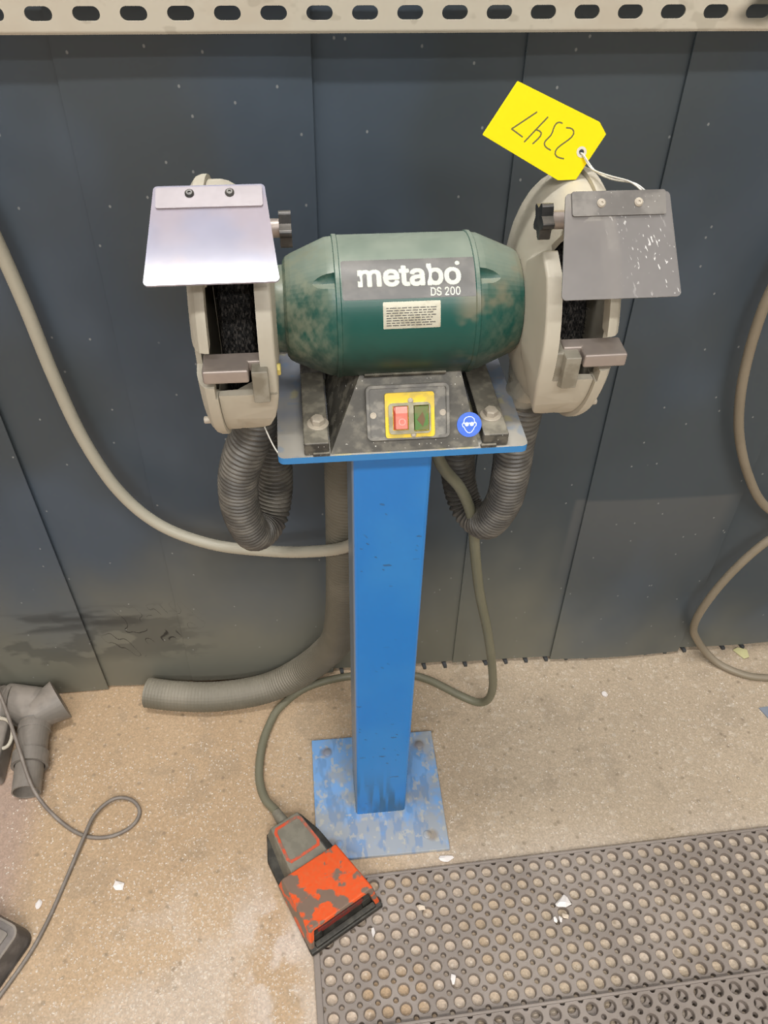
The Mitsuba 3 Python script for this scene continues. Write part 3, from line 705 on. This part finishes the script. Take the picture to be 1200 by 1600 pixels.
# ------------------------------------------------------------------ hoses and cables
RIB = (0.0080, 0.0040)
obj("dust_hose", tube([(-0.160, 0.056, 0.998), (-0.168, 0.058, 0.965), (-0.184, 0.063, 0.925), (-0.198, 0.077, 0.865), (-0.201, 0.092, 0.795), (-0.190, 0.118, 0.722), (-0.168, 0.155, 0.712), (-0.156, 0.178, 0.755), (-0.153, 0.185, 0.83), (-0.145, 0.190, 0.92), (-0.110, 0.197, 0.985)],
                      0.0275, 26, rib=RIB), HOSEB, 60, "black ribbed dust hose looping down below the left wheel guard", "hose")
obj("dust_hose", tube([(0.172, 0.056, 0.998), (0.170, 0.060, 0.93), (0.175, 0.070, 0.865), (0.178, 0.090, 0.785), (0.166, 0.120, 0.712), (0.145, 0.155, 0.708), (0.131, 0.178, 0.745), (0.124, 0.185, 0.81), (0.116, 0.190, 0.91), (0.070, 0.197, 0.985), (0.01, 0.2, 1.0)],
                      0.0268, 26, rib=RIB), HOSEB, 60, "black ribbed dust hose looping down below the right wheel guard", "hose")
obj("suction_hose__hose", tube([(-0.050, 0.196, 1.0), (-0.046, 0.197, 0.85), (-0.047, 0.200, 0.70), (-0.050, 0.206, 0.55), (-0.055, 0.220, 0.40), (-0.066, 0.254, 0.265), (-0.092, 0.290, 0.165), (-0.140, 0.305, 0.090), (-0.200, 0.302, 0.047), (-0.265, 0.294, 0.034), (-0.35, 0.290, 0.0335), (-0.43, 0.300, 0.0335), (-0.492, 0.314, 0.034)],
                               0.0335, 30, rib=(0.0072, 0.0009), hollow=0.0045), HOSEG, 60)
obj("suction_hose__junction", cyl((-0.115, 0.197, 0.99), (0.01, 0.197, 1.0), 0.031, 24), HOSEB)
tag("suction_hose", "thick grey ribbed hose running down behind the column to an open end on the floor", "hose")
obj("conduit_hose", tube([(-0.515, 0.326, 1.30), (-0.508, 0.325, 1.18), (-0.497, 0.325, 1.09), (-0.488, 0.325, 0.996), (-0.479, 0.322, 0.877), (-0.461, 0.316, 0.754), (-0.425, 0.305, 0.649), (-0.368, 0.290, 0.580), (-0.285, 0.270, 0.546), (-0.196, 0.240, 0.553), (-0.115, 0.195, 0.591), (-0.045, 0.150, 0.648),
                         (0.0, 0.132, 0.72), (0.012, 0.128, 0.86), (0.014, 0.128, 1.0)], 0.0100, 18, step=0.006), CONDUIT, 60, "cream flexible conduit sagging from the left edge to behind the column", "cable")
obj("right_cable_loop", tube([(0.66, 0.31, 1.32), (0.628, 0.303, 1.12), (0.61, 0.30, 1.0), (0.608, 0.30, 0.945), (0.614, 0.30, 0.871), (0.628, 0.30, 0.793), (0.655, 0.30, 0.708), (0.703, 0.30, 0.614), (0.768, 0.30, 0.526), (0.86, 0.297, 0.470), (0.905, 0.294, 0.50), (0.87, 0.29, 0.50), (0.803, 0.29, 0.436),
                             (0.760, 0.288, 0.358), (0.731, 0.285, 0.270), (0.733, 0.298, 0.165), (0.772, 0.318, 0.075), (0.825, 0.292, 0.016), (0.880, 0.255, 0.0085), (0.936, 0.240, 0.0085), (1.02, 0.235, 0.0085), (1.12, 0.25, 0.0085)], 0.0085, 16), TANC, 60,
    "tan rubber cable looping down the strips at the right edge of the picture", "cable")
scene["brown_cable"] = scene.pop("right_cable_loop"); labels["brown_cable"] = labels.pop("right_cable_loop")
obj("thin_cord", tube([(-0.81, 0.33, 0.20), (-0.777, 0.279, 0.125), (-0.734, 0.188, 0.092), (-0.690, 0.092, 0.058), (-0.647, 0.047, 0.012), (-0.593, 0.011, 0.004), (-0.542, 0.003, 0.004), (-0.5, 0.020, 0.004), (-0.486, 0.048, 0.005), (-0.503, 0.074, 0.008), (-0.539, 0.080, 0.010), (-0.573, 0.051, 0.011), (-0.589, 0.001, 0.012),
                      (-0.610, -0.069, 0.005), (-0.630, -0.140, 0.004), (-0.650, -0.194, 0.005), (-0.672, -0.234, 0.005), (-0.694, -0.270, 0.005)], 0.0038, 10), GREYC, 60, "thin grey cord with a loop lying on the floor at the left", "cord")

# ------------------------------------------------------------------ foot switch
FO, fr_, fv_ = V(-0.186, -0.018, 0), V(0.877, 0.480, 0), V(0.480, -0.877, 0)
FM = frame(fr_, -fv_ + V(0, 0, -0.050), (0, 0, 1), FO)  # local x right, y backwards (v = -y), z up
P = lambda u, v, z: (u, -v, z)
FS = "foot_switch"
tag(FS, "red scuffed foot switch with a hood lying on the mat corner before the stand", "foot switch")
basep = [P(u, v, z) for u, v in ((-0.040, -0.012), (0.033, -0.012), (-0.064, 0.035), (0.046, 0.035), (-0.080, 0.226), (0.068, 0.226)) for z in (0.003, 0.011)]
obj(FS + "__sole", moved(hull(basep, 0.003), FM), PEDK, 25, label="black sole")
rear = hull([P(u, v, z) for u, v, z in ((-0.040, -0.010, 0.012), (0.032, -0.010, 0.012), (-0.056, 0.100, 0.012), (0.042, 0.100, 0.012), (-0.032, -0.006, 0.040), (0.024, -0.006, 0.040), (-0.045, 0.110, 0.047), (0.032, 0.110, 0.047))], 0.003)
obj(FS + "__rear_housing", moved(rear, FM), PEDG, 25, label="grimy rear housing")
zr = lambda v: 0.0432 + 0.0625 * (v + 0.006)
trim = Polygon([(-0.034, 0.006), (-0.027, -0.002), (0.020, -0.002), (0.027, 0.006), (0.032, 0.068), (0.026, 0.078), (-0.036, 0.078), (-0.041, 0.068)])
tr = trim.difference(trim.buffer(-0.0058))
tm = trimesh.creation.extrude_polygon(tr, 0.0012, engine="earcut")
tm.vertices = np.stack([tm.vertices[:, 0], -tm.vertices[:, 1], 0.0429 + 0.0605 * (tm.vertices[:, 1] + 0.006) + tm.vertices[:, 2]], 1)
tm.invert()
obj(FS + "__red_rim", moved(tm, FM), mat("red_trim", dusty((0.70, 0.09, 0.03), (0.2, 0.17, 0.13), 0.0, 0.8, 90), 0.5), False)
ho = hull([P(u, v, z) for u, v, z in ((-0.069, 0.088, 0.008), (0.054, 0.088, 0.008), (-0.064, 0.100, 0.054), (0.048, 0.100, 0.054), (-0.078, 0.218, 0.008), (0.066, 0.218, 0.008), (-0.071, 0.206, 0.066), (0.057, 0.206, 0.066))], 0.004)
hi = hull([P(u, v, z) for u, v, z in ((-0.063, 0.125, 0.012), (0.048, 0.125, 0.012), (-0.058, 0.125, 0.050), (0.042, 0.125, 0.050), (-0.0725, 0.26, 0.012), (0.0605, 0.26, 0.012), (-0.066, 0.26, 0.0655), (0.052, 0.26, 0.0655))], 0.003)
obj(FS + "__hood", moved(from_m(to_m(ho) - to_m(hi)), FM), HOOD, 25, label="scuffed red hood")
ped = cat_(hull([P(u, v, z) for u, v, z in ((-0.050, 0.135, 0.030), (0.036, 0.135, 0.030), (-0.054, 0.205, 0.036), (0.040, 0.205, 0.036), (-0.050, 0.135, 0.024), (0.036, 0.135, 0.024), (-0.054, 0.207, 0.026), (0.040, 0.207, 0.026))], 0.0015), *[hull([P(u, v, z) for u in (-0.052, 0.038) for v, z in ((vv, 0.034), (vv + 0.006, 0.034), (vv + 0.003, 0.040))]) for vv in (0.16, 0.175, 0.19)])
obj(FS + "__pedal", moved(ped, FM), PEDR, 25, label="dark red pedal")
for u in (-0.058, 0.046):
    obj(FS + "__pedal_block", moved(hull([P(u + du, v, z) for du in (-0.008, 0.008) for v, z in ((0.14, 0.012), (0.214, 0.012), (0.14, 0.036), (0.208, 0.030))], 0.001), FM), PEDK, 25)
obj(FS + "__front_bar", moved(hull([P(u, v, z) for u in (-0.068, 0.056) for v in (0.216, 0.223) for z in (0.012, 0.018)], 0.002), FM), PEDK, 25)
obj(FS + "__cable_gland", moved(cyl(P(-0.004, -0.004, 0.026), P(-0.006, -0.040, 0.026), 0.013, 20, 0.0095), FM), PEDG)
obj(FS + "__cable", tube([(0.055, 0.125, 0.985), (0.068, 0.115, 0.90), (0.086, 0.11, 0.845), (0.120, 0.122, 0.786), (0.146, 0.132, 0.713), (0.163, 0.142, 0.612), (0.184, 0.155, 0.499), (0.214, 0.165, 0.371), (0.240, 0.180, 0.240), (0.262, 0.208, 0.11), (0.262, 0.225, 0.035), (0.243, 0.237, 0.0095), (0.203, 0.262, 0.009),
                         (0.143, 0.306, 0.009), (0.090, 0.325, 0.009), (-0.018, 0.333, 0.009), (-0.09, 0.326, 0.009), (-0.150, 0.306, 0.009), (-0.197, 0.268, 0.009), (-0.217, 0.239, 0.0095), (-0.239, 0.177, 0.0095), (-0.246, 0.105, 0.010), (-0.234, 0.050, 0.016), (-0.209, 0.014, 0.025)], 0.0088, 16), OLIVE, 60, label="olive grey cable")

# ------------------------------------------------------------------ rubber mats with holes


def ring_mat(origin, ang, px, py, cols, rows, z0, th, rb, rs, border):
    """A perforated mat. Lattice of large holes (pitch px, py) with a small hole in the middle of every four; origin is the first large hole."""
    nb, nq = 14, 3
    sq = shapely.box(-px / 2, -py / 2, px / 2, py / 2)
    cell = sq.difference(Point(0, 0).buffer(rb * 1.10, quad_segs=4))
    for sx in (-1, 1):
        for sy in (-1, 1):
            cell = cell.difference(Point(sx * px / 2, sy * py / 2).buffer(rs * 1.10, quad_segs=3))
    v2, f2 = trimesh.creation.triangulate_polygon(cell, engine="earcut")
    v2 = np.asarray(v2)
    f2 = np.asarray(f2)
    e1, e2 = v2[f2[:, 1]] - v2[f2[:, 0]], v2[f2[:, 2]] - v2[f2[:, 0]]
    neg = e1[:, 0] * e2[:, 1] - e1[:, 1] * e2[:, 0] < 0
    f2[neg] = f2[neg][:, ::-1]
    vs, fs = [np.c_[v2, np.full(len(v2), th)]], [f2]
    at = len(v2)

    def wall(c, r, segs):
        nonlocal at
        a = np.arange(segs) * 2 * np.pi / segs
        cs = np.stack([np.cos(a), np.sin(a)], 1)
        levels = [(1.10 * r, th), (1.0 * r, th - 0.0012), (0.92 * r, 0.0)]
        for rr, z in levels:
            vs.append(np.c_[np.asarray(c) + cs * rr, np.full(segs, z)])
        k = np.arange(segs)
        for l in range(2):
            o = at + l * segs
            fs.append(np.vstack([np.stack([o + k, o + (k + 1) % segs, o + segs + k], 1), np.stack([o + (k + 1) % segs, o + segs + (k + 1) % segs, o + segs + k], 1)]))
        at += 3 * segs

    wall((0, 0), rb, 16)
    n_big = at
    wall((px / 2, py / 2), rs, 12)
    v, f = np.vstack(vs), np.vstack(fs)
    ii, jj = np.meshgrid(np.arange(cols[0], cols[1]), np.arange(rows[0], rows[1]), indexing="ij")
    offs = np.stack([ii.ravel() * px, -jj.ravel() * py, np.zeros(ii.size)], 1)
    allv = (v[None] + offs[:, None]).reshape(-1, 3)
    allf = (f[None] + (np.arange(len(offs)) * len(v))[:, None, None]).reshape(-1, 3)
    body = trimesh.Trimesh(allv, allf, process=False)
    xa, xb = (cols[0] - 0.5) * px, (cols[1] - 0.5) * px
    yb, ya = -(rows[0] - 0.5) * py, -(rows[1] - 0.5) * py
    bl, bt = border
    rim = [rbox(xa - bl, xb + bl, yb, yb + bt, 0, th, 0.002), rbox(xa - bl, xb + bl, ya - bt, ya, 0, th, 0.002), rbox(xa - bl, xa, ya - 0.003, yb + 0.003, 0, th, 0.002), rbox(xb, xb + bl, ya - 0.003, yb + 0.003, 0, th, 0.002)]
    c, s = math.cos(ang), math.sin(ang)
    return moved(cat_(body, *rim), frame((c, s, 0), (-s, c, 0), (0, 0, 1), (origin[0], origin[1], z0)))


obj("rubber_mat", ring_mat((0.6024, -0.1287), math.radians(1.3), 0.0315, 0.0304, (-23, 14), (0, 20), 0.0005, 0.0105, 0.0106, 0.0048, (0.012, 0.006)), RUBBER, False, "perforated brown grey rubber mat reaching to the blue foot plate", "mat")
obj("rubber_mat", ring_mat((0.4893, -0.3845), math.radians(1.5), 0.0325, 0.0296, (-17, 14), (0, 14), 0.0115, 0.0110, 0.0104, 0.0046, (0.012, 0.006)), RUBBER, False, "second perforated rubber mat overlapping the first at the bottom edge", "mat")

# ------------------------------------------------------------------ tag on a string
tX, tY, tn = V(0.9988, 0.0463, -0.0187), V(0, 0.3746, 0.9272), V(0.0499, -0.926, 0.3741)
TM = frame(tX, tY, tn, (0.167, 0.045, 1.2775))
tagp = Polygon([(-0.0487, 0.0881), (0.0364, 0.0515), (0.044, 0.0405), (0.0157, -0.0006), (-0.003, -0.0008), (-0.0821, 0.042)]).buffer(-0.001).buffer(0.001)
hole = Point(0.0196, 0.0247)
tagp = tagp.difference(hole.buffer(0.0026))
obj("lot_tag__card", plate(tagp, 0.0007, TM), TAGY, False)
obj("lot_tag__eyelet", plate(hole.buffer(0.0052).difference(hole.buffer(0.0026)), 0.0005, TM @ frame((1, 0, 0), (0, 1, 0), (0, 0, 1), (0, 0, 0.0007))), mat("eyelet_paper", (0.55, 0.52, 0.42), 0.6), False)
strokes = [[(-0.0284, 0.0609), (-0.0529, 0.0466), (-0.042, 0.0395)], [(-0.0171, 0.0563), (-0.0394, 0.0351)], [(-0.0285, 0.0457), (-0.0195, 0.0431), (-0.0307, 0.0333)],
           [(-0.0021, 0.0509), (-0.0068, 0.0534), (-0.012, 0.0463), (-0.0103, 0.0398), (-0.0206, 0.0359), (-0.0194, 0.0301), (-0.0127, 0.0271)], [(0.0028, 0.0468), (0.0093, 0.0467), (0.0117, 0.0402), (-0.0089, 0.0267), (-0.0066, 0.02), (0.0013, 0.019)]]
ink = []
for i, s in enumerate(strokes):
    pts = np.array(s) if i < 2 else spline([(a, b, 0) for a, b in s], 0.001)[:, :2]
    ink.append(plate(shapely.LineString(pts).buffer(0.0007), 0.00015, TM @ frame((1, 0, 0), (0, 1, 0), (0, 0, 1), (0, 0, 0.0007))))
obj("lot_tag__handwriting", cat_(*ink), PENCIL, False, label="handwritten number 2347 upside down")
hp = V(0.167, 0.045, 1.2765) + tX * 0.0196 + tY * 0.0247
obj("lot_tag__string", cat_(tube([hp - tn * 0.002, hp + tn * 0.004, hp + V(0.008, -0.012, -0.010), hp + V(0.014, -0.045, -0.004), hp + V(0.022, -0.085, 0.006), hp + V(0.026, -0.105, 0.006)], 0.0009, 6, 0.002), tube([hp - tn * 0.001, hp + tn * 0.005, hp + V(0.011, -0.016, -0.011), hp + V(0.018, -0.05, -0.006), hp + V(0.025, -0.088, 0.006), hp + V(0.029, -0.105, 0.006)], 0.0008, 6, 0.002)), STRING, 60)
tag("lot_tag", "yellow cardboard tag with handwritten number leaning over the right wheel guard", "tag")

# ------------------------------------------------------------------ left-hand floor: pipe fitting, pedal corner, box
PF = "pipe_fitting"
a0, a1 = V(-0.713, 0.100, 0.030), V(-0.727, 0.305, 0.040)
ax = (a1 - a0) / np.linalg.norm(a1 - a0)
obj(PF + "__spout", tube([a0, a0 + ax * 0.05, a0 + ax * 0.10], 0.0285, 28, hollow=0.003), PVC, 40)
obj(PF + "__collar", tube([a0 + ax * 0.056, a0 + ax * 0.07, a0 + ax * 0.085], 0.0365, 28, hollow=0.006, step=0.002), PVC, 40)
obj(PF + "__branch", cat_(cyl(a0 + ax * 0.075, a1, 0.0315, 28), cyl(a0 + ax * 0.135, a0 + ax * 0.150, 0.0335, 28, bevel=0.001)), PVC)
obj(PF + "__body", hull(np.vstack([cyl((-0.79, 0.312, 0.045), (-0.708, 0.292, 0.045), 0.039, 24).vertices, cyl(a1 - ax * 0.05, a1 - ax * 0.03, 0.037, 24).vertices])), PVC, 40)
obj(PF + "__flared_mouth", cyl((-0.724, 0.272, 0.046), (-0.674, 0.302, 0.052), 0.034, 28, 0.046), PVC)
obj(PF + "__ribbed_hose", tube([(-0.775, 0.300, 0.045), (-0.85, 0.300, 0.045), (-1.0, 0.26, 0.045)], 0.044, 26, rib=(0.012, 0.004)), PVC, 60)
tag(PF, "grey plastic branch pipe with an open end lying on the floor at the left edge", "pipe")
pa, pb = V(-0.49, -0.872, 0), V(-0.872, 0.49, 0)
KM = frame(-pa, pb, (0, 0, 1), V(-0.652, -0.172, 0)) @ frame((-1, 0, 0), (0, 1, 0), (0, 0, 1), (0, 0, 0))
KM = frame(pa, pb, (0, 0, 1), V(-0.652, -0.172, 0))
k = "pedal_box"
low, top_ = rrect(-0.004, 0.13, -0.002, 0.20, 0.022), rrect(0.004, 0.12, 0.010, 0.19, 0.020)


def flip(m):
    return m


lowm = hull(np.vstack([np.c_[np.array(low.exterior.coords), np.full(len(low.exterior.coords), z)] for z in (0.002, 0.012)] + [np.c_[np.array(top_.exterior.coords), np.full(len(top_.exterior.coords), 0.042)]]))
obj(k + "__body", flip(moved(lowm, KM)), DARKP, 25)
rimp = top_.difference(top_.buffer(-0.004))
obj(k + "__raised_rim", flip(plate(rimp, 0.003, KM @ frame((1, 0, 0), (0, 1, 0), (0, 0, 1), (0, 0, 0.0415)))), PVC, False)
obj(k + "__tread", flip(plate(top_.buffer(-0.016), 0.004, KM @ frame((1, 0, 0), (0, 1, 0), (0, 0, 1), (0, 0, 0.0415)))), PVC, False, label="lighter grey tread")
tag(k, "dark grey plastic pedal box with rounded corner at the bottom left edge", "pedal")
obj("tool_case__body", rbox(-0.93, -0.772, 0.135, 0.265, 0.0, 0.06, 0.008), PVC, 25)
obj("tool_case__handle", tube([(-0.80, 0.262, 0.062), (-0.770, 0.25, 0.064), (-0.758, 0.225, 0.058), (-0.766, 0.195, 0.05), (-0.80, 0.188, 0.062)], 0.004, 10), BEAM, 60, label="pale wire handle")
tag("tool_case", "grey case with a pale wire handle cut off by the left edge", "case")
obj("sheet_offcut", plate(Polygon([(0.883, 0.168), (1.08, 0.185), (1.06, 0.02), (0.925, 0.05)]), 0.003, frame((1, 0, 0), (0, 1, 0), (0, 0, 1), (0, 0, 0.0003))), BLUEG, False, "corner of a blue grey sheet on the floor at the right edge", "sheet")

# ------------------------------------------------------------------ crumbs


def crumb(seed, size, flat=0.5):
    r = np.random.default_rng(seed)
    p = r.normal(size=(14, 3))
    p /= np.linalg.norm(p, axis=1, keepdims=True)
    return trimesh.convex.convex_hull(p * np.asarray(size) * (0.8 + 0.4 * r.random((14, 1))))


for i, (x, y, z, sz, m, lab) in enumerate([
    (0.3243, -0.208, 0.0165, (0.0145, 0.0155, 0.0045), CHIPW, "largest white chip lying on the rubber mat"),
    (0.3025, -0.238, 0.0140, (0.0035, 0.006, 0.002), CHIPW, "small white crumb below the large chip on the mat"),
    (0.3120, -0.2385, 0.0140, (0.004, 0.0065, 0.002), CHIPW, "white crumb just right of another one on the mat"),
    (0.3225, -0.233, 0.0140, (0.006, 0.007, 0.002), CHIPB, "beige crumb just under the large white chip"),
    (0.0560, -0.192, 0.0150, (0.0115, 0.0065, 0.003), CHIPB, "beige chip on the mat right of the foot switch"),
    (-0.0360, -0.2275, 0.0145, (0.004, 0.009, 0.0025), CHIPW, "white sliver on the mat before the foot switch mouth"),
    (0.0990, -0.3190, 0.0145, (0.0065, 0.010, 0.003), CHIPW, "white sliver on the mat near the bottom edge"),
]):
    obj("plastic_chip", moved(crumb(i, sz), frame((1, 0, 0), (0, 1, 0), (0, 0, 1), (x, y, z))), m, False, lab, "chip", "chips lying on the mat")
for i, (x, y, sz, m, lab) in enumerate([
    (-0.5100, -0.094, (0.010, 0.013, 0.004), CHIPW, "white chip on the bare floor left of the foot switch"),
    (-0.655, -0.115, (0.006, 0.010, 0.003), CHIPW, "white chip on the floor near the pedal box"),
    (0.540, 0.235, (0.009, 0.008, 0.004), CHIPW, "white chip on the floor right of the column"),
    (0.280, 0.27, (0.004, 0.011, 0.002), CHIPB, "beige sliver on the floor by the cable bend"),
    (0.118, -0.103, (0.016, 0.007, 0.003), CHIPW, "pale chip between foot plate and mat"),
]):
    obj("floor_chip", moved(crumb(40 + i, sz), frame((1, 0, 0), (0, 1, 0), (0, 0, 1), (x, y, sz[2] * 0.8))), m, False, lab, "chip", "chips on the floor")
lf = hull([(-0.016, 0.010, 0.000), (-0.004, 0.014, 0.003), (0.014, 0.004, 0.005), (0.012, -0.014, 0.003), (0.0, -0.016, 0.0)], 0.001)
obj("dry_leaf", moved(lf, frame((1, 0, 0), (0, 1, 0), (0, 0, 1), (0.905, 0.318, 0.003))), LEAF, 40, "pale yellow leaf scrap at the foot of the strips", "leaf")
N = 4200
gx = np.r_[rng.uniform(-0.75, 0.15, N), rng.normal(-0.32, 0.13, N // 2), rng.uniform(0.1, 1.0, N // 3)]
gy = np.r_[rng.uniform(-0.42, 0.2, N), rng.normal(-0.22, 0.09, N // 2), rng.uniform(-0.1, 0.3, N // 3)]
pu, pv = (gx + 0.186) * 0.877 + (gy + 0.018) * 0.480, (gx + 0.186) * 0.480 - (gy + 0.018) * 0.877
keep = ~((abs(pu) < 0.09) & (pv > -0.05) & (pv < 0.25)) & ~((gx > -0.15) & (gy < -0.1)) & ~((abs(gx + 0.002) < 0.135) & (gy > -0.09) & (gy < 0.18)) & (gy < 0.33)
gx, gy = gx[keep], gy[keep]
unit = np.array([[1, 0, 0], [-0.6, 0.8, 0], [-0.5, -0.9, 0], [0.1, 0.0, 0.7]])
uf = np.array([[0, 1, 3], [1, 2, 3], [2, 0, 3]])
gs = rng.uniform(0.0008, 0.0027, len(gx))
ga = rng.uniform(0, 6.28, len(gx))
ca, sa = np.cos(ga), np.sin(ga)
gv = np.stack([gx[:, None] + gs[:, None] * (unit[None, :, 0] * ca[:, None] - unit[None, :, 1] * sa[:, None]), gy[:, None] + gs[:, None] * (unit[None, :, 0] * sa[:, None] + unit[None, :, 1] * ca[:, None]), 0.0002 + gs[:, None] * unit[None, :, 2]], -1).reshape(-1, 3)
gf = (uf[None] + 4 * np.arange(len(gx))[:, None, None]).reshape(-1, 3)
obj("grinding_grit", trimesh.Trimesh(gv, gf, process=False), GRITM, False, "pale grinding grit scattered over the concrete floor", "grit", kind="stuff")
